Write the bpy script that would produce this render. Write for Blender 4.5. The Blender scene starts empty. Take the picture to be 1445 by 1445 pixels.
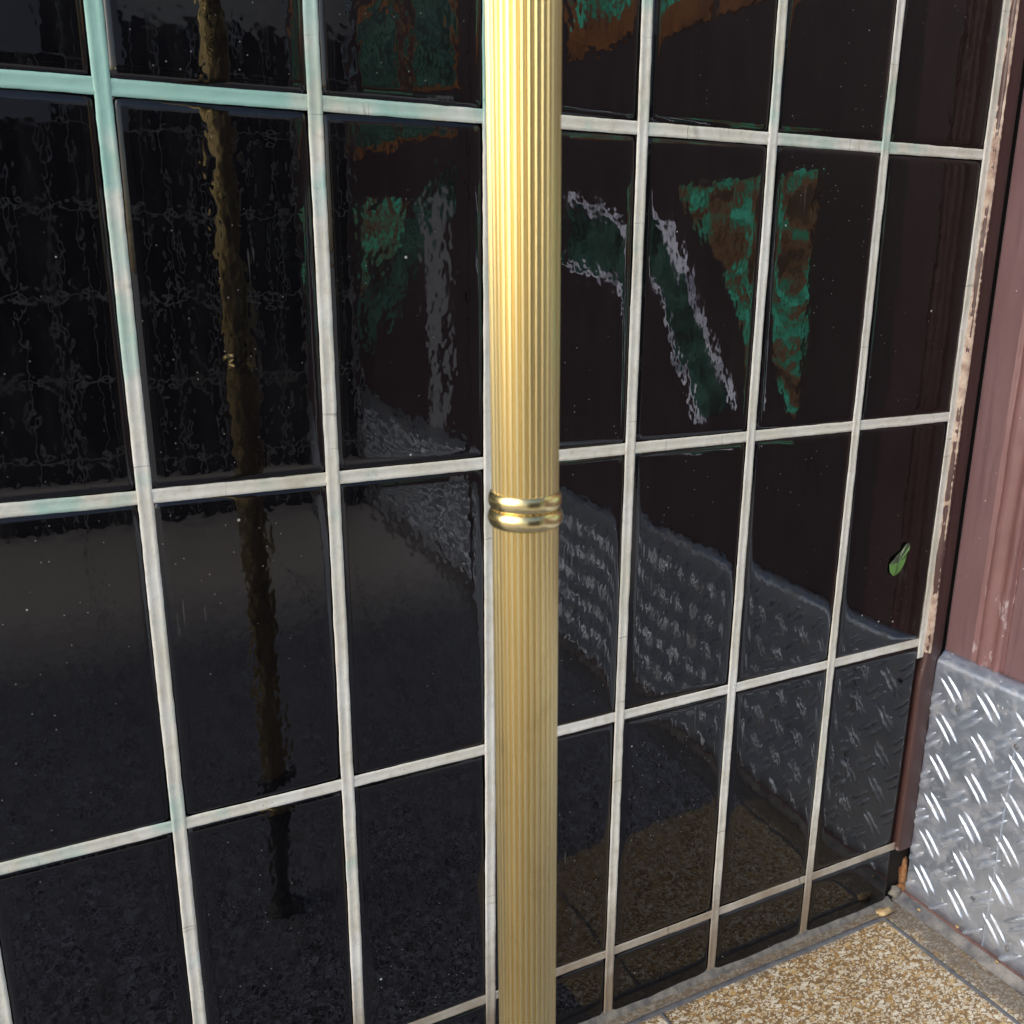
import bpy, bmesh, math, random
from mathutils import Vector, Matrix, noise

random.seed(7)
S = 0.08                      # one tile pitch in metres
FZ = 6.5                      # floor lies 6.5 pitches below the topmost joint in view
def P(x, y, z): return Vector((x * S, y * S, (z + FZ) * S))

scene = bpy.context.scene
col = scene.collection

# ------------------------------------------------------------------ camera
cam_data = bpy.data.cameras.new('camera')
cam = bpy.data.objects.new('camera', cam_data); col.objects.link(cam)
R = Matrix.Rotation(-0.46174609, 3, 'Z') @ Matrix.Rotation(1.30230108, 3, 'X') @ Matrix.Rotation(0.00502091, 3, 'Z')
cam.matrix_world = Matrix.Translation(P(-0.33983636, -4.95291559, -0.76661646)) @ R.to_4x4()
cam_data.sensor_width = 36; cam_data.lens = 1298.781 / 1445 * 36
cam_data.clip_start = 0.01; cam_data.clip_end = 500
cam_data.dof.use_dof = True; cam_data.dof.focus_distance = 0.47; cam_data.dof.aperture_fstop = 30
scene.camera = cam
scene.render.resolution_x = scene.render.resolution_y = 1024

# ------------------------------------------------------------------ light
SUN_EL, SUN_AZ = 30, 264      # azimuth: clockwise from +y, where the light comes from
world = bpy.data.worlds.new('World'); scene.world = world; world.use_nodes = True
wn = world.node_tree.nodes; wl = world.node_tree.links
sky = wn.new('ShaderNodeTexSky'); sky.sky_type = 'NISHITA'; sky.sun_disc = False
sky.sun_elevation = math.radians(SUN_EL); sky.sun_rotation = math.radians(SUN_AZ)
sky.air_density = 1.0; sky.dust_density = 3.0; sky.ozone_density = 1.0
wl.new(sky.outputs[0], wn['Background'].inputs[0]); wn['Background'].inputs[1].default_value = 0.13
sun_data = bpy.data.lights.new('sun', 'SUN'); sun_data.energy = 1.5; sun_data.angle = math.radians(68)
sun_data.color = (1.0, 0.98, 0.945)
sun = bpy.data.objects.new('sun', sun_data); col.objects.link(sun)
az, el = math.radians(SUN_AZ), math.radians(SUN_EL)
sd = Vector((math.sin(az) * math.cos(el), math.cos(az) * math.cos(el), math.sin(el)))
sun.rotation_euler = sd.to_track_quat('Z', 'Y').to_euler()
sun.location = sd * 4
vs = scene.view_settings
vs.view_transform = 'Standard'; vs.look = 'None'; vs.gamma = 1; vs.use_curve_mapping = False
vs.exposure = 0.84
scene.cycles.max_bounces = 6; scene.cycles.diffuse_bounces = 3; scene.cycles.glossy_bounces = 4

# ------------------------------------------------------------------ node helpers
class Mat:
    def __init__(s, name):
        s.m = bpy.data.materials.new(name); s.m.use_nodes = True
        s.t = s.m.node_tree; s.b = s.t.nodes['Principled BSDF']
        s.pos = s.t.nodes.new('ShaderNodeNewGeometry').outputs['Position']
    def n(s, typ, **kw):
        nd = s.t.nodes.new(typ)
        for k, v in kw.items(): setattr(nd, k, v)
        return nd
    def put(s, sock, v):
        if isinstance(v, bpy.types.NodeSocket): s.t.links.new(v, sock)
        elif isinstance(v, tuple) and len(v) == 3 and sock.type == 'RGBA': sock.default_value = (*v, 1)
        else: sock.default_value = v
    def set(s, **kw):
        for k, v in kw.items(): s.put(s.b.inputs[k.replace('_', ' ')], v)
        return s
    def math(s, op, a, b=0.0, c=None, clamp=False):
        nd = s.n('ShaderNodeMath', operation=op, use_clamp=clamp)
        s.put(nd.inputs[0], a); s.put(nd.inputs[1], b)
        if c is not None: s.put(nd.inputs[2], c)
        return nd.outputs[0]
    def scale(s, v):
        nd = s.n('ShaderNodeVectorMath', operation='MULTIPLY'); s.put(nd.inputs[0], s.pos); nd.inputs[1].default_value = v
        return nd.outputs[0]
    def off(s, vec, other):
        nd = s.n('ShaderNodeVectorMath', operation='ADD'); s.put(nd.inputs[0], vec); s.put(nd.inputs[1], other)
        return nd.outputs[0]
    def noise(s, sc, det=3, rough=.55, vec=None, dist=0.0):
        nd = s.n('ShaderNodeTexNoise'); s.put(nd.inputs['Vector'], vec or s.pos)
        nd.inputs['Scale'].default_value = sc; nd.inputs['Detail'].default_value = det
        nd.inputs['Roughness'].default_value = rough; nd.inputs['Distortion'].default_value = dist
        return nd.outputs['Fac']
    def vor(s, sc, vec=None, feature='F1', out='Distance', rnd=1.0):
        nd = s.n('ShaderNodeTexVoronoi', feature=feature); s.put(nd.inputs['Vector'], vec or s.pos)
        nd.inputs['Scale'].default_value = sc; nd.inputs['Randomness'].default_value = rnd
        return nd.outputs[out]
    def ramp(s, v, stops, interp='LINEAR'):
        nd = s.n('ShaderNodeValToRGB'); s.put(nd.inputs[0], v); cr = nd.color_ramp; cr.interpolation = interp
        while len(cr.elements) < len(stops): cr.elements.new(.5)
        for e, (p, c) in zip(cr.elements, stops):
            e.position = p; e.color = (c, c, c, 1) if isinstance(c, (int, float)) else (*c, 1)
        return nd.outputs[0]
    def mix(s, f, a, b):
        nd = s.n('ShaderNodeMix', data_type='RGBA')
        s.put(nd.inputs[0], f); s.put(nd.inputs[6], a); s.put(nd.inputs[7], b)
        return nd.outputs[2]
    def xyz(s):
        nd = s.n('ShaderNodeSeparateXYZ'); s.put(nd.inputs[0], s.pos); return nd.outputs
    def rng(s, v, a, b, c=0.0, d=1.0):
        nd = s.n('ShaderNodeMapRange'); s.put(nd.inputs[0], v)
        for i, q in enumerate((a, b, c, d)): nd.inputs[i + 1].default_value = q
        return nd.outputs[0]
    def bump(s, h, strength=.3, dist=.001, prev=None):
        nd = s.n('ShaderNodeBump'); s.put(nd.inputs['Height'], h)
        nd.inputs['Strength'].default_value = strength; nd.inputs['Distance'].default_value = dist
        if prev is not None: s.put(nd.inputs['Normal'], prev)
        return nd.outputs[0]
def zw(z): return (z + FZ) * S

# black glazed tile: rippled glaze, dust specks, hairline scratches
def tile_material():
    m = Mat('black_glaze')
    r1 = m.noise(235, 1, .5, m.scale((1.0, 1.0, .75)))
    r2 = m.noise(45, 1, .5, m.scale((1.6, 1, .55)))
    nrm = m.bump(m.math('MULTIPLY', m.math('ADD', m.math('MULTIPLY', r2, 1.9), m.math('MULTIPLY', r1, .75)), m.rng(m.n('ShaderNodeObjectInfo').outputs['Random'], 0, 1, .6, 1.25)), .5, .00013)
    v = m.n('ShaderNodeTexVoronoi'); m.put(v.inputs['Vector'], m.pos); v.inputs['Scale'].default_value = 75
    sep = m.n('ShaderNodeSeparateColor'); m.put(sep.inputs[0], v.outputs['Color'])
    big = m.rng(sep.outputs[0], 0, 1, .012, .058)
    speck = m.math('MULTIPLY', m.math('LESS_THAN', v.outputs['Distance'], big), m.math('GREATER_THAN', sep.outputs[1], .84))
    v2 = m.n('ShaderNodeTexVoronoi'); m.put(v2.inputs['Vector'], m.pos); v2.inputs['Scale'].default_value = 240
    sep2 = m.n('ShaderNodeSeparateColor'); m.put(sep2.inputs[0], v2.outputs['Color'])
    speck2 = m.math('MULTIPLY', m.math('LESS_THAN', v2.outputs['Distance'], .07), m.math('GREATER_THAN', sep2.outputs[1], .88))
    speck = m.math('MAXIMUM', speck, m.math('MULTIPLY', speck2, .5))
    # scratches: thin crossing lines, kept only in a few places
    mp = m.n('ShaderNodeMapping'); m.put(mp.inputs[0], m.pos); mp.inputs['Rotation'].default_value = (0, .8, 0); mp.inputs['Scale'].default_value = (1, 1, .035)
    ln = m.noise(620, 0, .5, mp.outputs[0])
    scr = m.ramp(ln, [(.70, 0), (.75, 1)])
    where = m.ramp(m.noise(28, 2, .5), [(.66, 0), (.72, .10)])
    scr = m.math('MULTIPLY', scr, where)
    dirt = m.math('MAXIMUM', speck, scr)
    film = m.noise(95, 3, .7, m.scale((1, 1, .22)))
    base = m.mix(m.rng(film, .45, .8), (.0035, .0032, .0042), (.0075, .0068, .0072))
    basec = m.mix(dirt, base, (.40, .40, .38))
    rough = m.math('MAXIMUM', m.rng(film, .42, .75, .016, .075), m.math('MULTIPLY', dirt, .6))
    m.set(Base_Color=basec, Roughness=rough, Normal=nrm, IOR=1.52)
    return m.m

def grout_material(axis):
    m = Mat('grout_' + axis)
    x, y, z = m.xyz()
    n1 = m.noise(26, 4, .6); n2 = m.noise(240, 4, .65); n3 = m.noise(900, 2, .6)
    base = m.mix(m.rng(n1, .35, .65), (.68, .655, .54), (.82, .82, .765))
    base = m.mix(m.rng(n2, .50, .72, 0, .38), base, (.50, .44, .32))
    base = m.mix(m.rng(m.noise(70, 4, .7), .55, .76, 0, .38), base, (.42, .35, .23))
    # verdigris stain running down from above, strongest to the street side
    side = m.rng(x, -.02, .22, .40, -.02)
    up = m.rng(z, zw(-2.2), zw(0.5), -.22, .24)
    st = m.math('ADD', m.math('ADD', m.math('MULTIPLY', m.noise(16, 3, .6), 1.5), m.math('MULTIPLY', m.noise(75, 3, .6), .4)), m.math('ADD', side, up))
    base = m.mix(m.rng(st, 1.15, 1.42, 0, .85), base, (.27, .56, .48))
    # brown foot-level dirt
    low = m.math('ADD', m.math('SUBTRACT', .75, m.rng(z, zw(-6.4), zw(-5.0), 0, .75)), m.math('MULTIPLY', m.noise(40, 3, .6), .5))
    base = m.mix(m.rng(low, .36, .85, 0, .85), base, (.20, .14, .085))
    # hairline cracks across the joint
    along = x if axis == 'x' else z
    cv = m.n('ShaderNodeCombineXYZ'); m.put(cv.inputs[0], m.math('ADD', m.math('MULTIPLY', along, 1.0), m.math('MULTIPLY', m.noise(200, 2, .5), .001)))
    m.put(cv.inputs[1], m.math('MULTIPLY', z if axis == 'x' else x, .05))
    ed = m.vor(75 if axis == 'x' else 42, cv.outputs[0], 'DISTANCE_TO_EDGE')
    crack = m.math('MULTIPLY', m.ramp(ed, [(.004, 1), (.011, 0)]), m.rng(m.noise(22, 2, .5), .56, .66, 0, .75))
    base = m.mix(crack, base, (.13, .11, .08))
    pit = m.ramp(m.vor(420), [(.10, 1), (.20, 0)])
    pit = m.math('MULTIPLY', pit, m.rng(m.noise(75, 2, .5), .58, .66, 0, .55))
    base = m.mix(pit, base, (.16, .14, .10))
    nrm = m.bump(n2, .5, .0005)
    m.set(Base_Color=base, Roughness=m.rng(n2, .3, .7, .38, .7), Normal=nrm)
    return m.m

def brass_material(polished=False):
    m = Mat('polished_brass' if polished else 'satin_brass')
    n1 = m.noise(35, 4, .6, m.scale((1, 1, .12))); n2 = m.noise(450, 3, .6, m.scale((1, 1, .02)))
    blot = m.noise(55, 3, .6)
    c = m.mix(m.rng(n1, .35, .68), (.80, .66, .34), (.68, .53, .24))
    c = m.mix(m.rng(blot, .58, .78, 0, .45), c, (.46, .34, .15))
    rough = m.rng(n2, .3, .7, .18, .27) if polished else m.rng(n2, .3, .7, .27, .35)
    nrm = m.bump(n2, .05, .00004)
    m.set(Base_Color=c, Metallic=1.0, Roughness=rough, Normal=nrm)
    return m.m

def maroon_material(name, a, b, rough=(.33, .5), chips=.0):
    m = Mat(name)
    n1 = m.noise(30, 4, .6, m.scale((1, 1, .3))); n2 = m.noise(300, 4, .6); n3 = m.noise(210, 3, .65, m.scale((1, 1, .06)))
    c = m.mix(m.rng(n1, .3, .7), a, b)
    v = m.n('ShaderNodeTexVoronoi'); m.put(v.inputs['Vector'], m.pos); v.inputs['Scale'].default_value = 190
    sep = m.n('ShaderNodeSeparateColor'); m.put(sep.inputs[0], v.outputs['Color'])
    sp = m.math('MULTIPLY', m.math('LESS_THAN', v.outputs['Distance'], m.rng(sep.outputs[2], 0, 1, .03, .12)), m.math('GREATER_THAN', sep.outputs[1], .80))
    c = m.mix(m.math('MULTIPLY', sp, .7), c, (.55, .50, .50))
    c = m.mix(m.rng(n3, .52, .75, 0, .5), c, tuple(q * .62 for q in b))
    if chips:
        ch = m.rng(m.math('ADD', m.noise(120, 4, .7, m.scale((1, 1, .35))), m.rng(m.xyz()[2], zw(-4), zw(-1.5), .10, -.06)), .66, .72, 0, chips)
        c = m.mix(ch, c, (.46, .42, .45))
    nrm = m.bump(n3, .35, .0006); nrm = m.bump(n2, .25, .0003, nrm)
    m.set(Base_Color=c, Roughness=m.rng(n2, .3, .7, *rough), Normal=nrm)
    return m.m

def aluminium_material(worn=False):
    m = Mat('worn_bar_aluminium' if worn else 'tread_aluminium')
    n1 = m.noise(28, 4, .65); n2 = m.noise(380, 3, .6); n3 = m.noise(1100, 2, .6)
    c = m.mix(m.rng(n1, .35, .7), (.60, .69, .85), (.47, .545, .67))
    v = m.n('ShaderNodeTexVoronoi'); m.put(v.inputs['Vector'], m.pos); v.inputs['Scale'].default_value = 330
    sep = m.n('ShaderNodeSeparateColor'); m.put(sep.inputs[0], v.outputs['Color'])
    sp = m.math('MULTIPLY', m.math('LESS_THAN', v.outputs['Distance'], m.rng(sep.outputs[2], 0, 1, .05, .22)), m.math('GREATER_THAN', m.math('ADD', sep.outputs[1], m.rng(n1, .4, .65, -.15, .2)), .74))
    grime = m.rng(m.noise(85, 4, .7), .47, .70, 0, .75)
    c = m.mix(grime, c, (.30, .285, .275))
    c = m.mix(m.math('MULTIPLY', sp, .7), c, (.82, .82, .80))
    nrm = m.bump(n1, .35, .0022); nrm = m.bump(n2, .18, .00025, nrm)
    met = m.math('SUBTRACT', .86, m.math('MULTIPLY', m.math('MAXIMUM', sp, m.math('MULTIPLY', grime, .8)), .6))
    m.set(Base_Color=c, Metallic=met, Roughness=m.math('ADD', m.rng(m.noise(160, 3, .6) if worn else n2, .3, .7, *((.34, .62) if worn else (.28, .42))), m.math('MULTIPLY', grime, .25)), Normal=nrm)
    return m.m

def terrazzo_material(grey=False):
    m = Mat('grey_terrazzo' if grey else 'terrazzo')
    warp = m.n('ShaderNodeTexNoise'); m.put(warp.inputs['Vector'], m.pos); warp.inputs['Scale'].default_value = 260; warp.inputs['Detail'].default_value = 2
    wv = m.n('ShaderNodeVectorMath', operation='MULTIPLY_ADD'); m.put(wv.inputs[0], warp.outputs['Color']); wv.inputs[1].default_value = (.0013,) * 3
    m.put(wv.inputs[2], m.pos)
    pal = [(0, (.68, .63, .51)), (.26, (.58, .52, .40)), (.44, (.52, .38, .19)), (.54, (.36, .21, .07)), (.66, (.60, .54, .42)), (.79, (.22, .12, .045)), (.89, (.48, .33, .14))]
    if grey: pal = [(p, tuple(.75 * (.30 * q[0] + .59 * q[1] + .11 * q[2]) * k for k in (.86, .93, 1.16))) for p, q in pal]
    mk = m.noise(400, 2, .6)
    c = m.mix(m.rng(mk, .35, .65), (.155, .10, .048), (.27, .175, .08))
    def chips(c, sc, gap, keep, rot):
        mp = m.n('ShaderNodeMapping'); m.put(mp.inputs[0], wv.outputs[0]); mp.inputs['Rotation'].default_value = (0, 0, rot); mp.inputs['Scale'].default_value = (1, 1.5, 1)
        v = m.n('ShaderNodeTexVoronoi', voronoi_dimensions='2D'); m.put(v.inputs['Vector'], mp.outputs[0]); v.inputs['Scale'].default_value = sc
        e = m.n('ShaderNodeTexVoronoi', voronoi_dimensions='2D', feature='DISTANCE_TO_EDGE'); m.put(e.inputs['Vector'], mp.outputs[0]); e.inputs['Scale'].default_value = sc
        sep = m.n('ShaderNodeSeparateColor'); m.put(sep.inputs[0], v.outputs['Color'])
        mask = m.math('MULTIPLY', m.math('GREATER_THAN', e.outputs['Distance'], gap), m.math('LESS_THAN', sep.outputs[1], keep))
        return m.mix(mask, c, m.ramp(sep.outputs[0], pal, 'CONSTANT'))
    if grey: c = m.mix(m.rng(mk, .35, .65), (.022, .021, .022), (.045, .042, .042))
    c = chips(c, 620, .11, .62, .4)
    c = chips(c, 320, .16, .52, -.5)
    c = chips(c, 205, .17, .26, .9)
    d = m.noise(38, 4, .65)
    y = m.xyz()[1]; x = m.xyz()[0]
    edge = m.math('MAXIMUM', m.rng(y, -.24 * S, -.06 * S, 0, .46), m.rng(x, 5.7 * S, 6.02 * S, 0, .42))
    if grey:                    # cast shadow painted into the colour: floor turns pale past its edge
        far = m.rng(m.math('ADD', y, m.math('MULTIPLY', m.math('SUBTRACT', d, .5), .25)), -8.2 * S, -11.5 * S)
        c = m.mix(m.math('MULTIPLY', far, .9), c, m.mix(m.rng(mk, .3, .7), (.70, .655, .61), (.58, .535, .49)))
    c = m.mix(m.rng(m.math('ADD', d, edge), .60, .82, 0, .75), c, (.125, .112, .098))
    nrm = m.bump(mk, .2, .0003)
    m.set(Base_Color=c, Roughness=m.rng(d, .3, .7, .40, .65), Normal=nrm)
    return m.m

def plain(name, a, b, sc=60, rough=.6, bump=.3, bd=.0006, metallic=0.0):
    m = Mat(name); n1 = m.noise(sc, 4, .65); n2 = m.noise(sc * 7, 3, .6)
    nrm = m.bump(n1, bump, bd); nrm = m.bump(n2, bump, bd * .35, nrm)
    m.set(Base_Color=m.mix(m.rng(n1, .35, .68), a, b), Roughness=m.rng(n2, .3, .7, rough - .1, rough + .12), Normal=nrm, Metallic=metallic)
    return m.m

def stained_glass(name, cols, strength):
    m = Mat(name)
    n1 = m.noise(24, 3, .6, m.scale((1, 1, 1.3)), .8); n2 = m.noise(130, 3, .6)
    f = m.math('ADD', n1, m.math('MULTIPLY', m.math('SUBTRACT', n2, .5), .22))
    c = m.ramp(f, cols)
    m.set(Base_Color=c, Roughness=.2, Emission_Color=c, Emission_Strength=strength, Normal=m.bump(n2, .3, .001))
    return m.m

M = dict(
    tile=tile_material(), gv=grout_material('z'), gh=grout_material('x'),
    brass=brass_material(), brass_p=brass_material(True),
    batten=maroon_material('batten_maroon', (.070, .034, .031), (.050, .024, .023)),
    chip=plain('bare_wood_filler', (.46, .38, .31), (.20, .125, .10), 120, .75),
    door=maroon_material('door_maroon', (.170, .104, .113), (.120, .068, .072), (.30, .46)),
    mould=maroon_material('moulding_maroon', (.20, .105, .108), (.145, .072, .072), (.34, .5), .55),
    panel=maroon_material('panel_maroon', (.092, .064, .070), (.070, .048, .053), (.30, .46)),
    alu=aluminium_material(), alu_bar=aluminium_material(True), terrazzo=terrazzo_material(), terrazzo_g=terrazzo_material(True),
    strip=plain('divider_grey', (.075, .082, .098), (.15, .152, .16), 120, .5),
    stone=plain('threshold_stone', (.060, .066, .082), (.21, .205, .20), 70, .5, .6, .0016),
    rim=plain('threshold_maroon_paint', (.085, .042, .042), (.14, .085, .075), 90, .5, .4, .001),
    mortar=plain('mortar', (.085, .085, .085), (.23, .215, .185), 110, .75, .6, .0014),
    dark=plain('painted_void_shade', (.012, .010, .009), (.02, .016, .013), 90, .9),  # near-black colour stands in for shade inside gaps and hollows
    rust=plain('rotten_wood', (.20, .075, .025), (.36, .22, .11), 140, .8, .7, .002),
    scrap=plain('dead_leaf_tan', (.50, .38, .20), (.34, .22, .10), 200, .7, .4),
    leaf=plain('leaf_green', (.125, .27, .065), (.08, .18, .055), 120, .5, .3),
    leafd=plain('leaf_underside', (.055, .075, .045), (.12, .17, .10), 160, .6, .3),
    iron=plain('black_iron', (.012, .012, .013), (.022, .021, .020), 90, .4, .3),
    back=plain('wall_backing', (.30, .28, .25), (.22, .20, .18), 40, .8),
    far_tile=plain('far_black_glaze', (.004, .004, .005), (.006, .006, .007), 60, .12, .2),
    far_grout=plain('far_grout', (.80, .80, .78), (.66, .66, .64), 60, .7),
    pave=plain('pavement', (.46, .45, .43), (.38, .37, .35), 9, .8),
    pale=plain('pale_grey_paint', (.40, .43, .50), (.34, .37, .43), 30, .5),
    glass_g=stained_glass('green_stained_glass', [(.36, (.05, .03, .018)), (.47, (.14, .075, .04)), (.52, (.03, .16, .10)), (.62, (.06, .40, .28))], 1.9),
    glass_d=stained_glass('dim_green_glass', [(.36, (.02, .03, .025)), (.5, (.03, .075, .06)), (.64, (.06, .14, .11))], 1.2),
    glass_b=stained_glass('amber_glass', [(.35, (.10, .045, .02)), (.6, (.24, .10, .035))], 1.1),
    glass_w=stained_glass('clear_lead_glass', [(.38, (.20, .20, .26)), (.6, (.62, .62, .74))], 2.2),
)

# ------------------------------------------------------------------ mesh helpers
def mesh_obj(name, verts, faces, mat, parent=None, smooth=False, kind=None):
    me = bpy.data.meshes.new(name); me.from_pydata([tuple(v) for v in verts], [], faces); me.update()
    me.materials.append(M[mat] if isinstance(mat, str) else mat)
    if smooth: me.polygons.foreach_set('use_smooth', [True] * len(me.polygons))
    o = bpy.data.objects.new(name, me); col.objects.link(o); o.parent = parent
    if kind: o['kind'] = kind
    return o
def empty(name, loc, label, cat, group=None):
    o = bpy.data.objects.new(name, None); col.objects.link(o); o.location = loc; o.empty_display_size = .02
    tag(o, label, cat, group); return o
def tag(o, label, cat, group=None):
    o['label'] = label; o['category'] = cat
    if group: o['group'] = group
    return o
def kid(o, parent):           # world-space mesh under an Empty that is only translated
    o.parent = parent; o.matrix_parent_inverse = Matrix.Translation(-parent.location); return o
def box(x0, x1, y0, y1, z0, z1):
    v = [P(x, y, z) for x in (x0, x1) for y in (y0, y1) for z in (z0, z1)]
    f = [(0, 1, 3, 2), (4, 6, 7, 5), (0, 4, 5, 1), (2, 3, 7, 6), (0, 2, 6, 4), (1, 5, 7, 3)]
    return v, f
def grid(fn, us, vs, close=False):
    v = [fn(u, w) for u in us for w in vs]; nv = len(vs); f = []
    for i in range(len(us) - 1):
        for j in range(nv - 1): f.append((i * nv + j, i * nv + j + 1, (i + 1) * nv + j + 1, (i + 1) * nv + j))
        if close: f.append((i * nv + nv - 1, i * nv, (i + 1) * nv, (i + 1) * nv + nv - 1))
    return v, f
def lin(a, b, n): return [a + (b - a) * i / (n - 1) for i in range(n)]
def nz(x, y=0, z=0): return noise.noise(Vector((x, y, z)))

# ------------------------------------------------------------------ ground and floor
def sheet(name, x0, x1, y0, y1, z, mat, kind='structure'):
    o = mesh_obj(name, [P(x0, y0, z), P(x1, y0, z), P(x1, y1, z), P(x0, y1, z)], [(0, 1, 2, 3)], mat)
    if kind: o['kind'] = kind
    return o
sheet('ground', -2500, 2500, -2500, 2500, -6.60, 'pave')
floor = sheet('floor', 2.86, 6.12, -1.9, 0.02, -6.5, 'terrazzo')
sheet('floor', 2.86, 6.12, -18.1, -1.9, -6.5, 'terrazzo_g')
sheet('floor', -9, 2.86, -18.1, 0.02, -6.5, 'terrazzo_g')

def ribbon(name, pts, w, h, mat, parent, z=-6.5, jit=.004):
    """raised strip along a polyline in the floor, half-round section, uneven edges"""
    us = list(range(len(pts))); prof = lin(-1, 1, 5)
    def fn(i, t):
        a = pts[max(i - 1, 0)]; b = pts[min(i + 1, len(pts) - 1)]
        d = Vector((b[0] - a[0], b[1] - a[1])).normalized(); n = Vector((-d.y, d.x))
        ww = w * (1 + .22 * nz(i * .7, w * 90, t * 2)); hh = h * (1 - t * t) + .0008
        return P(pts[i][0] + n.x * ww / 2 * t + jit * nz(i * .3, 5), pts[i][1] + n.y * ww / 2 * t + jit * nz(i * .3, 9), z + hh + (.002 if abs(t) < 1 else -.004))
    v, f = grid(fn, us, prof)
    return kid(mesh_obj(name, v, f, mat, smooth=True), parent)
ribbon('divider_strip', [(x, -.135 + .006 * nz(x * 1.3)) for x in lin(-9, 5.85, 110)], .058, .006, 'strip', floor)
ribbon('divider_strip', [(5.83, y) for y in lin(-.13, -17.5, 110)], .054, .006, 'strip', floor)
ribbon('divider_strip', [(3.385, y) for y in lin(-.15, -17.5, 110)], .038, .005, 'strip', floor)
for xx in (0.2, -3.0, -6.2): ribbon('divider_strip', [(xx, y) for y in lin(-.15, -17.5, 60)], .038, .005, 'strip', floor)
# mortar fillet where the tiling meets the floor
us = lin(-9, 6.05, 260); prof = lin(0, 1, 6)
def fillet(x, t):
    k = .055 + .028 * nz(x * 2.3, 3) + .02 * nz(x * 9, 4) + (.03 if x > 5.8 else 0)
    return P(x, .02 - (k + .02) * t + .004 * nz(x * 20, t * 3), -6.505 + (.055 + .02 * nz(x * 3.1, 8)) * (1 - t) ** 1.6 + .006 * nz(x * 25, t * 5, 2))
v, f = grid(fillet, us, prof)
kid(mesh_obj('mortar_fillet', v, f, 'mortar', smooth=True), floor)

# ------------------------------------------------------------------ tiled wall
DC = {0: .0125, 1: .0047, 2: -.0231, 3: -.0062, 4: .0021, 5: .0100, 6: .052}
DR = {0: -.0097, 1: .0011, 2: .0271, 3: -.0184}
RP = 1.9638
def colx(c): return c + DC.get(c, .012 * math.sin(c * 5.3))
def rowz(r): return -RP * r + DR.get(r, .012 * math.sin(r * 3.1))
G = .031                       # half joint, to tile edge
wall = empty('tiled_wall', P(0, 0, -6.5), 'wall of black glazed upright tiles with pale cream grout joints behind brass pole', 'wall')
v, f = box(-7.0, 6.3, .10, .9, -6.6, 5.86)
kid(mesh_obj('backing', v, f, 'back'), wall)

def tile_mesh(w, h):
    fr = [0, .004, .010, .018, .028, .042, .065, .09, .12]
    def axis(L):
        m_ = L / 2
        return [-m_ + a for a in fr] + lin(-m_ + .19, m_ - .19, 4) + [m_ - a for a in reversed(fr)]
    xs, zs = axis(w), axis(h)
    def hgt(x, z):
        dx, dz = w / 2 - abs(x), h / 2 - abs(z)
        e = lambda d: max(0, 1 - d / .042) ** 2 * .018
        crown = .0035 * max(0, 1 - dx / .12) ** 2 + .0020 * max(0, 1 - dz / .12) ** 2 + .003 * ((x / (w / 2)) ** 2 + (z / (h / 2)) ** 4)
        return min(e(dx) + e(dz), .028) + crown
    v, f = grid(lambda x, z: Vector((x * S, hgt(x, z) * S, z * S)), xs, zs)
    f = [tuple(reversed(q)) for q in f]
    n0 = len(v); nv = len(zs); nu = len(xs)
    ring = [i * nv for i in range(nu)] + [(nu - 1) * nv + j for j in range(1, nv)] + [i * nv + nv - 1 for i in range(nu - 2, -1, -1)] + [j for j in range(nv - 2, 0, -1)]
    base = []
    for r_ in ring:
        p = v[r_]; v.append(Vector((p.x, .098 * S, p.z))); base.append(len(v) - 1)
    for i in range(len(ring)):
        j = (i + 1) % len(ring); f.append((ring[i], base[i], base[j], ring[j]))
    me = bpy.data.meshes.new('tile'); me.from_pydata([tuple(q) for q in v], [], f); me.update()
    bm = bmesh.new(); bm.from_mesh(me); bmesh.ops.recalc_face_normals(bm, faces=bm.faces); bm.to_mesh(me); bm.free()
    me.polygons.foreach_set('use_smooth', [True] * len(me.polygons)); me.materials.append(M['tile'])
    return me
cache = {}
C0, C1, R0 = -7, 6, -3
rt = random.Random(11)
for c in range(C0, C1):
    for r in range(R0, 4):
        x0, x1 = colx(c) + G, colx(c + 1) - G
        z1 = rowz(r) - G; z0 = rowz(r + 1) + G if r < 3 else -6.535
        if c == 5: x1 = 6.022
        key = (round(x1 - x0, 2), round(z1 - z0, 2))
        if key not in cache: cache[key] = tile_mesh(*key)
        o = bpy.data.objects.new('tile', cache[key]); col.objects.link(o); o.parent = wall
        o.location = P((x0 + x1) / 2, rt.uniform(-.002, .003), (z0 + z1) / 2) - wall.location
        o.rotation_euler = (math.radians(rt.uniform(-.42, .42)), math.radians(rt.uniform(-.12, .12)), math.radians(rt.uniform(-.42, .42)))

def joint(name, horiz, a, b, c, w0, seed, mat, dy=0.0):
    n = max(6, int((b - a) / .03)); us = lin(a, b, n); prof = [-1, -.8, -.45, 0, .45, .8, 1]
    def fn(u, t):
        sgn = 1 if t > 0 else -1
        e = w0 * (1 + .06 * nz(u * 2.1, seed, sgn * 3) + .05 * nz(u * 9, seed, sgn * 7) + .05 * nz(u * 23, seed, sgn * 5))
        depth = .003 + .007 * (1 - t * t) + .003 * nz(u * 6, t * 1.5, seed) + dy + (.008 if abs(t) == 1 else 0)
        off = c + .003 * nz(u * .8, seed + 30) + t * e
        return P(u, depth, off) if horiz else P(off, depth, u)
    v, f = grid(fn, us, prof)
    if horiz: f = [tuple(reversed(q)) for q in f]
    return kid(mesh_obj(name, v, f, mat, smooth=True), wall)
for c in range(C0 + 1, C1): joint('grout_joint', False, -6.53, 5.8, colx(c), .039, c * 3.7, 'gv')
joint('grout_joint', False, -4.05, 5.8, 6.058, .048, 77, 'gv')
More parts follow.
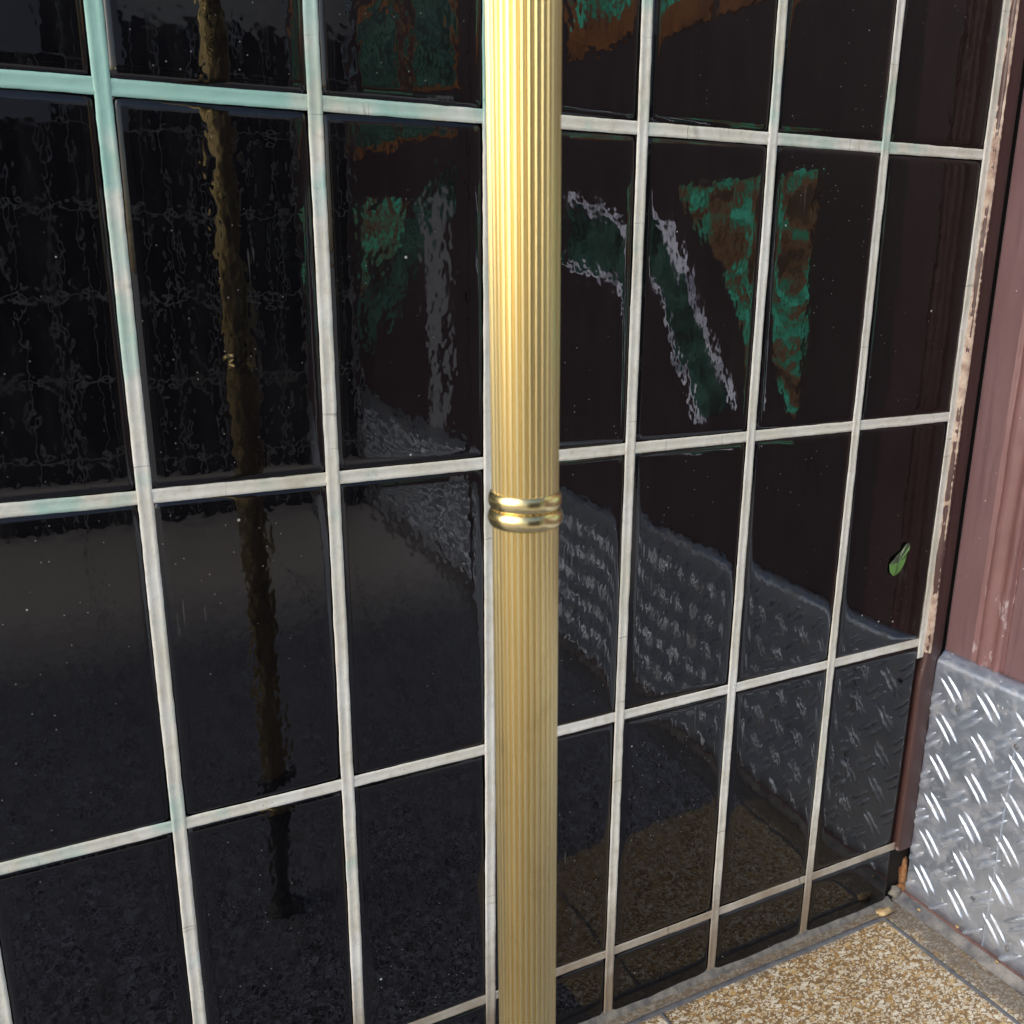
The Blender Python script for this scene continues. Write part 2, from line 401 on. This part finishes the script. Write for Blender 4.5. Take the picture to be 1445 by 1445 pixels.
for c in range(C0, C1):
    for r in range(R0 + 1, 4):
        joint('grout_joint', True, colx(c) + .03, colx(c + 1) - .03 if c < 5 else 6.06, rowz(r), .038, c * 5.1 + r * 11, 'gh', .0025)

# ------------------------------------------------------------------ timber batten between tiling and door
bat = empty('corner_batten', P(6.17, 0, -6.5), 'dark maroon painted batten with chipped edge closing the tiling against the door', 'batten')
us = lin(-5.94, 5.8, 230)
prof = [(6.10, .06), (6.088, .010), (6.088, -.010), (6.094, -.028), (6.11, -.036), (6.18, -.038), (6.245, -.036), (6.262, -.026), (6.266, 0), (6.266, .06)]
def bfn(z, i):
    x, y = prof[int(i)]
    k = .006 * nz(z * 1.3, 4) + .004 * nz(z * 6, i)
    if z < -4.0: x = x - (.03 * min(1, (-4.0 - z) / .1) if x > 6.2 else 0) - (.045 * min(1, (-4.0 - z) / .25) if x < 6.13 else 0)
    return P(x + k * (.4 if i > 4 else 1), y + .3 * k, z)
v, f = grid(bfn, us, list(range(len(prof))))
f.append(tuple(range(len(prof))))
kid(mesh_obj('moulding', v, f, 'batten', smooth=True), bat)
# flaked paint edge: bare filler showing along the tile side
us = lin(-4.0, 5.8, 420)
def efn(z, t):
    wob = .014 * nz(z * .9, 1) + .010 * nz(z * 3.3, 2) + .005 * nz(z * 17, 3)
    inner = 6.110 + .006 * nz(z * 3, 9) + .006 * nz(z * 30, 4)
    outer = 6.082 + wob
    x = outer + (inner - outer) * t
    return P(x, .012 - (.052 - .004 * nz(z * 40, 6)) * min(1, t * 1.4) ** .7 - .003, z)
v, f = grid(efn, us, [0, .3, .6, 1]); f = [tuple(reversed(q)) for q in f]
kid(mesh_obj('flaked_edge', v, f, 'chip', smooth=True), bat)
us = lin(-3.9, 5.8, 420)
def pfn(z, t):
    k = .35 + .8 * nz(z * .55, 41) + .9 * nz(z * 1.7, 43) + .25 * nz(z * 9, 47)
    k = max(0.02, min(1, k))
    x0 = 6.104 - .040 * k; x1 = 6.116
    return P(x0 + (x1 - x0) * t, .006 - .048 * min(1, t * 1.5 + .2 * (1 - k)) ** .8 - .0015, z)
v, f = grid(pfn, us, [0, .35, .7, 1]); f = [tuple(reversed(q)) for q in f]
kid(mesh_obj('paint_skin', v, f, 'batten', smooth=True), bat)
v, f = box(6.03, 6.30, .06, .09, -6.5, -5.9); kid(mesh_obj('hollow_shade_box', v, f, 'dark'), bat)  # black box painted as the shade in the hollow below the batten
def lump(name, cx, cy, cz, rx, ry, rz, mat, parent, seed, n=9):
    v, f = grid(lambda a, b: P(*(Vector((cx, cy, cz)) + Vector((rx * math.sin(a) * math.cos(b), ry * math.sin(a) * math.sin(b), rz * math.cos(a))) * (1 + .55 * nz(math.sin(a) * math.cos(b) * 1.7 + seed, math.sin(a) * math.sin(b) * 1.7, math.cos(a) * 1.7)))),
                lin(.001, math.pi - .001, n), lin(0, 2 * math.pi * (n - 1) / n, n), True)
    return kid(mesh_obj(name, v, f, mat, smooth=True), parent) if parent else mesh_obj(name, v, f, mat, smooth=True)
lump('rotten_stub', 6.235, .03, -6.30, .05, .04, .17, 'rust', bat, 3)
lump('rotten_stub', 6.20, .0, -6.41, .10, .04, .06, 'rust', bat, 8)
lump('rotten_stub', 6.13, .0, -6.42, .07, .045, .055, 'mortar', bat, 13)

# ------------------------------------------------------------------ door with kick plate
door = empty('door', P(6.3, -9, -6.5), 'mauve maroon panelled door with tread plate along its foot', 'door')
XD = 6.30
prof = [(.022, .10), (.022, .012), (.03, .002), (.045, 0), (.12, -.002), (.20, 0), (.285, 0), (.305, .006), (.315, .020), (.325, .018), (.345, -.006), (.37, -.012), (.40, -.006), (.425, .012), (.45, .022), (.48, .004), (.505, -.010), (.53, -.004), (.545, .012), (.552, .05), (.556, .05), (.562, .028), (.575, .024)]
us = lin(-6.5, 5.8, 260)
def dfn(z, i):
    s, d = prof[int(i)]
    k = 0
    if .30 < s < .55: k = .007 * nz(z * 2.2, s * 9) + .006 * nz(z * 9, s * 25) + .004 * nz(z * 25, s * 40)
    return P(XD + d + k, -s, z)
v, f = grid(dfn, us, list(range(7)))
kid(mesh_obj('stile', v, f, 'door', smooth=True), door)
v, f = grid(dfn, us, list(range(6, len(prof)))); kid(mesh_obj('moulding', v, f, 'mould', smooth=True), door)
v, f = box(XD + .024, XD + .5, -18.0, -.95, -6.5, 5.8); kid(mesh_obj('panel', v, f, 'panel'), door)
v, f = box(XD + .020, XD + .5, -.95, -.575, -6.5, 5.8); kid(mesh_obj('panel', v, f, 'door'), door)
v, f = box(XD + .11, XD + .5, -.57, .2, -6.5, 5.8); kid(mesh_obj('gap_shade_backing', v, f, 'dark'), door)  # black backing, painted so the door gap reads as deep shade
v, f = box(XD - .02, XD + .03, -9.3, -8.8, -6.45, 5.8); kid(mesh_obj('meeting_stile', v, f, 'panel'), door)

XP = 6.205
pr = [(XP, z) for z in lin(-6.44, -4.11, 16)] + [(XP + .004, -4.085), (XP + .016, -4.066), (XP + .034, -4.052), (XP + .06, -4.034), (XD - .003, -4.004)]
ss = [.037, .05, .10] + lin(.2, 8.75, 58)
def kfn(s, i):
    x, z = pr[int(i)]
    e = (.008 * nz(z * 5, 3) + .006 * nz(z * 16, 5)) if s < .04 else 0
    zz = z + (.008 * nz(s * 6, 2) if i == len(pr) - 1 else 0)
    return P(x + .006 * nz(s * 1.6, z * 1.6), -s + e, zz)
v, f = grid(kfn, ss, list(range(len(pr))))
kp = kid(mesh_obj('kick_plate', v, f, 'alu', smooth=True), door)
kp['label'] = 'silver aluminium tread plate with paired raised bars and folded top lip'
m_ = kp.modifiers.new('t', 'SOLIDIFY'); m_.thickness = .012 * S; m_.offset = 1 
ss2 = lin(9.32, 17.2, 50)
v, f = grid(kfn, ss2, list(range(len(pr)))); kp2 = kid(mesh_obj('kick_plate', v, f, 'alu', smooth=True), door)

BL, BW, BH = .30, .052, .014
def bar_verts(cx_s, cz, ang):
    """lens-shaped bar on the sheet; s runs along the door, z up"""
    ts = lin(-1, 1, 7); qs = lin(-1, 1, 5); out = []
    for t in ts:
        for q in qs:
            w = BW / 2 * (1 - t * t) ** .6; a = t * BL / 2; b = q * w
            h = BH * (1 - t ** 4) ** .7 * (1 - q * q) ** .7
            s_ = cx_s + a * math.cos(ang) - b * math.sin(ang); z_ = cz + a * math.sin(ang) + b * math.cos(ang)
            out.append((-h - .0 if abs(q) < 1 else .003, -s_, z_))
    fc = [(i * 5 + j, (i + 1) * 5 + j, (i + 1) * 5 + j + 1, i * 5 + j + 1) for i in range(6) for j in range(4)]
    return out, fc
bar_me = {}
for key, ang in (('A', -math.pi / 4), ('B', math.pi / 4)):
    vv, ff = bar_verts(0, 0, ang)
    me = bpy.data.meshes.new('tread_bar'); me.from_pydata([(a * S, b * S, c_ * S) for a, b, c_ in vv], [], ff); me.update()
    bm = bmesh.new(); bm.from_mesh(me); bmesh.ops.remove_doubles(bm, verts=bm.verts, dist=1e-7)
    bmesh.ops.recalc_face_normals(bm, faces=bm.faces)
    if sum(fa.normal.x for fa in bm.faces) > 0: bmesh.ops.reverse_faces(bm, faces=bm.faces)
    bm.to_mesh(me); bm.free()
    me.polygons.foreach_set('use_smooth', [True] * len(me.polygons)); me.materials.append(M['alu_bar']); bar_me[key] = me
restv, restf = [], []
rb = random.Random(4)
for k in range(-1, 48):
    for j in range(-1, 6):
        for key, s0, z0, ang in (('A', .213, -4.665, -math.pi / 4), ('B', .397, -4.86, math.pi / 4)):
            for sd_ in (-1, 1):
                pa = ang + math.pi / 2
                s_ = s0 + .352 * k + sd_ * .034 * math.cos(pa); z_ = z0 - .3765 * j + sd_ * .034 * math.sin(pa)
                if key == 'A': s_ += sd_ * .006
                if s_ < .02 or z_ > -4.19 or z_ < -6.36 or s_ > 17 or 8.6 < s_ < 9.5: continue
                cut = s_ - .095 < .04
                xo = XP + .006 * nz(s_ * 1.6, z_ * 1.6)
                if s_ < 2.3:
                    me = bar_me[key]
                    if cut:                  # sheared off with the edge of the sheet
                        bm = bmesh.new(); bm.from_mesh(me)
                        bmesh.ops.bisect_plane(bm, geom=bm.verts[:] + bm.edges[:] + bm.faces[:], plane_co=(0, (s_ - .040) * S, 0), plane_no=(0, 1, 0), clear_outer=True)
                        me = bpy.data.meshes.new('tread_bar'); bm.to_mesh(me); bm.free(); me.materials.append(M['alu_bar'])
                        if not len(me.polygons): continue
                        me.polygons.foreach_set('use_smooth', [True] * len(me.polygons))
                    o = bpy.data.objects.new('tread_bar', me); col.objects.link(o)
                    o.location = P(xo, -s_, z_); o.parent = kp; o.matrix_parent_inverse = Matrix.Translation(-door.location) @ Matrix.Identity(4)
                    o.matrix_parent_inverse = Matrix.Identity(4)
                    sc = 1.0 if cut else rb.uniform(.92, 1.05); o.scale = (rb.uniform(.7, 1.1), sc, sc)
                else:
                    vv, ff = bar_verts(s_, z_, ang); b0 = len(restv)
                    restv += [P(a + xo, b, c_) for a, b, c_ in vv]; restf += [tuple(i + b0 for i in q) for q in ff]
rest = mesh_obj('tread_bars_beyond', restv, restf, 'alu', smooth=True, kind='stuff'); rest.parent = kp
# welded scar running down the plate
us = lin(-6.40, -4.50, 60)
def sfn(z, t):
    c_ = .84 + .012 * nz(z * 2, 1) + .008 * nz(z * 8, 2)
    return P(XP - .006 * (1 - t * t) + .003 * nz(z * 12, t) + .006 * nz(c_ * 1.6, z * 1.6) - .001 + (.006 if abs(t) == 1 else 0), -c_ - t * .012, z)
v, f = grid(sfn, us, lin(-1, 1, 5)); o = mesh_obj('seam', v, f, 'alu', smooth=True); o.parent = kp
for (s_, z_) in ((.30, -4.42), (.855, -4.50), (.70, -6.02), (1.06, -6.26)):      # screw heads
    o = lump('screw', XP - .004, -s_, z_, .012, .022, .022, 'strip', None, 5, 7); o.parent = kp

# leaded lights of the door, above the plate
def poly(name, pts, mat, x):
    v = [P(x, -s, z) for s, z in pts] + [P(x + .03, -s, z) for s, z in pts]; n = len(pts)
    f = [tuple(range(n)), tuple(range(2 * n - 1, n - 1, -1))] + [(i, n + i, n + (i + 1) % n, (i + 1) % n) for i in range(n)]
    return kid(mesh_obj(name, v, f, mat), door)
XG = XD + .004
poly('glass_pane', [(2.05, .08), (2.05, -2.45), (2.35, -2.1), (2.75, -1.6), (3.3, -.85), (3.9, -.35), (4.45, .08)], 'glass_g', XG)
poly('glass_pane', [(3.0, -2.35), (3.6, -2.68), (4.7, -1.15), (6.9, -.75), (6.9, .05), (4.6, -.35)], 'glass_d', XG)
poly('lead_light_edge', [(2.80, -2.36), (2.86, -2.40), (4.6, -.44), (6.9, .16), (6.9, .25), (4.5, -.34)], 'glass_w', XG - .003)
poly('lead_light_edge', [(3.50, -2.70), (3.56, -2.74), (4.76, -1.16), (6.9, -.77), (6.9, -.70), (4.72, -1.06)], 'glass_w', XG - .003)
poly('glass_pane', [(16.4, .45), (16.4, -1.7), (15.2, -.7), (13.2, -.25), (12.6, .45)], 'glass_g', XG)
poly('glass_pane', [(16.4, -1.9), (16.4, -3.0), (14.2, -1.9), (10.2, .1), (10.2, .9), (13.8, -.6)], 'glass_d', XG - .002)
for a, b in ((2.55, 3.55), (3.75, 6.6)):
    poly('glass_pane', [(a, 1.66), (b, 1.66), (b, 5.2), (a, 5.2)], 'glass_b', XG)
    poly('glass_pane', [(a + .2, 2.0), (b - .2, 2.0), (b - .2, 5.0), (a + .2, 5.0)], 'glass_g', XG - .004)
for a, b in ((10.0, 12.9), (13.4, 16.9)):
    poly('glass_pane', [(a, 1.6), (b, 1.6), (b, 4.5), (a, 4.5)], 'glass_b', XG)
    poly('glass_pane', [(a + .2, 1.8), (b - .15, 1.8), (b - .15, 4.2), (a + .2, 4.2)], 'glass_d', XG - .004)
poly('weather_strip', [(10.55, .5), (11.4, .3), (11.6, -4.0), (10.55, -4.0)], 'pale', XG - .006)

# ------------------------------------------------------------------ threshold
us = lin(.01, -17.6, 420)
tp = [(6.09, -6.51), (6.105, -6.485), (6.125, -6.452), (6.145, -6.434), (6.165, -6.425), (6.182, -6.416)]
def tfn(y, i):
    x, z = tp[int(i)]
    k = .010 * nz(y * 2.4, i * .4) + .008 * nz(y * 9, i * .8)
    return P(x + k - .012 * nz(y * .9, 7) + .04 * (1 - i / 5) * (y / -1.3) * (1 if y > -1.3 else 1 / max(1, -y / 1.3)), y, z + .010 * nz(y * 6, i, 3))
v, f = grid(tfn, us, list(range(6)))
th = mesh_obj('threshold', v, f, 'stone', smooth=True); th['kind'] = 'structure'
tp2 = [(6.178, -6.424), (6.184, -6.408), (6.20, -6.400), (6.25, -6.400), (6.32, -6.41)]
def t2(y, i):
    x, z = tp2[int(i)]; return P(x + .006 * nz(y * 3, 2) + .004 * nz(y * 12, 1), y, z + .004 * nz(y * 8, i))
v, f = grid(t2, us, list(range(5))); kid(mesh_obj('painted_rim', v, f, 'rim', smooth=True), th)

# ------------------------------------------------------------------ reeded brass pole
TX = -.014
PX, PY, PZ = .9823, -2.392, -1.5433
def axis(z): return PX + TX * (z - PZ)
pole = empty('brass_pole', P(axis(-6.5), PY, -6.5), 'reeded brass pole with double ring collar standing before the black tiles', 'pole')
NR, RAD = 32, .1085
na = NR * 10
def rfn(z, a):
    ph = (a * NR / (2 * math.pi)) % 1.0
    q = abs(2 * ph - 1)                      # 0 at ridge centre, 1 in the groove
    r = RAD * (1 - .085 * max(0, (q - .40) / .60) ** 1.3 - .012 * q * q)
    return P(axis(z) + r * math.cos(a), PY + r * math.sin(a), z)
def shaft(z0, z1):
    v, f = grid(rfn, [z0, (z0 + z1) / 2, z1], lin(0, 2 * math.pi * (na - 1) / na, na), True)
    f = [tuple(reversed(q)) for q in f]
    return kid(mesh_obj('shaft', v, f, 'brass', smooth=True), pole)
shaft(PZ, 5.6); shaft(-5.3, PZ)
def ring(cz, rr, rh):
    ts = lin(-math.pi / 2, math.pi / 2, 13); an = lin(0, 2 * math.pi * 95 / 96, 96)
    v, f = grid(lambda t, a: P(axis(cz) + (RAD * .96 + rr * math.cos(t)) * math.cos(a), PY + (RAD * .96 + rr * math.cos(t)) * math.sin(a), cz + rh * math.sin(t)), ts, an, True)
    return kid(mesh_obj('collar_ring', v, f, 'brass_p', smooth=True), pole)
ring(PZ + .030, .016, .029); ring(PZ - .028, .018, .029)
pts = [(.001, -5.22), (.13, -5.22), (.15, -5.27), (.15, -5.36), (.10, -5.40), (.085, -5.6), (.085, -6.3), (.10, -6.42), (.15, -6.46), (.16, -6.50), (.001, -6.50)]
v, f = grid(lambda i, a: P(axis(-6) + pts[int(i)][0] * math.cos(a), PY + pts[int(i)][0] * math.sin(a), pts[int(i)][1]), list(range(len(pts))), lin(0, 2 * math.pi * 47 / 48, 48), True)
kid(mesh_obj('foot', v, f, 'iron', smooth=False), pole)

# ------------------------------------------------------------------ opposite side of the entrance (seen mirrored in the glaze)
opp = empty('opposite_wall', P(0, -18.1, -6.5), 'black tiled wall facing across the entrance, mirrored faintly in the glaze', 'wall')
v, f = box(-5, 6.3, -18.6, -18.12, -6.6, 5.8); kid(mesh_obj('grout_bed', v, f, 'far_grout'), opp)
tv, tf = [], []
for c in range(-5, 7):
    for r in range(-3, 4):
        x0, x1 = max(-5, c + .25), min(6.28, c + 1.15); z1 = .37 - RP * r; z0 = max(-6.5, z1 - RP + .10)
        if x1 <= x0 or z1 < z0 or z1 > 5.9: continue
        a, b = box(x0, x1, -18.12, -18.09, z0, z1); k = len(tv); tv += a; tf += [tuple(i + k for i in q) for q in b]
kid(mesh_obj('tiles', tv, tf, 'far_tile', kind='stuff'), opp)
v, f = box(-5, .45, -18.08, -18.0, 2.3, 5.7); kid(mesh_obj('window_stand_in', v, f, 'pale'), opp)  # added pale box; its colour stands in for a bright window

# ------------------------------------------------------------------ small things
def leaf_obj():
    out = [(5.518, -3.125), (5.524, -3.19), (5.56, -3.225), (5.61, -3.225), (5.645, -3.19), (5.672, -3.13), (5.70, -3.085), (5.690, -3.06), (5.71, -3.02), (5.725, -2.995), (5.70, -2.965), (5.665, -2.975), (5.640, -3.025), (5.585, -3.055), (5.545, -3.085)]
    cen = (5.605, -3.12)
    me_v = [P(cen[0], -.016, cen[1])] + [P(x, -.010 - .012 * (i % 3) / 2, z) for i, (x, z) in enumerate(out)]
    n = len(out); fs = [(0, 1 + (i + 1) % n, 1 + i) for i in range(n)]
    o = mesh_obj('leaf', me_v, fs, 'leaf'); o.data.materials.append(M['leafd'])
    for i, pl in enumerate(o.data.polygons): pl.material_index = 1 if i >= 9 else 0
    m2 = o.modifiers.new('t', 'SOLIDIFY'); m2.thickness = .0003; m2.offset = 0
    return tag(o, 'small torn green leaf stuck to the black tile beside the batten', 'leaf')
leaf_obj()
o = lump('dead_leaf', 5.86, -.115, -6.462, .085, .045, .026, 'scrap', None, 21, 11); tag(o, 'tan scrap of dead leaf lying in the floor corner by the tiling', 'leaf scrap')
for i, (x, y, z) in enumerate(((6.20, -.60, -6.385), (6.16, -1.02, -6.405), (6.13, -.26, -6.43))):
    o = lump('grit_crumb', x, y, z, .014, .018, .010, 'scrap', None, 30 + i, 7)
    tag(o, ('second tiny tan crumb along the threshold from the batten', 'third tiny tan crumb along the threshold from the batten', 'first tiny tan crumb along the threshold from the batten')[i], 'crumb', 'grit crumbs on the threshold')
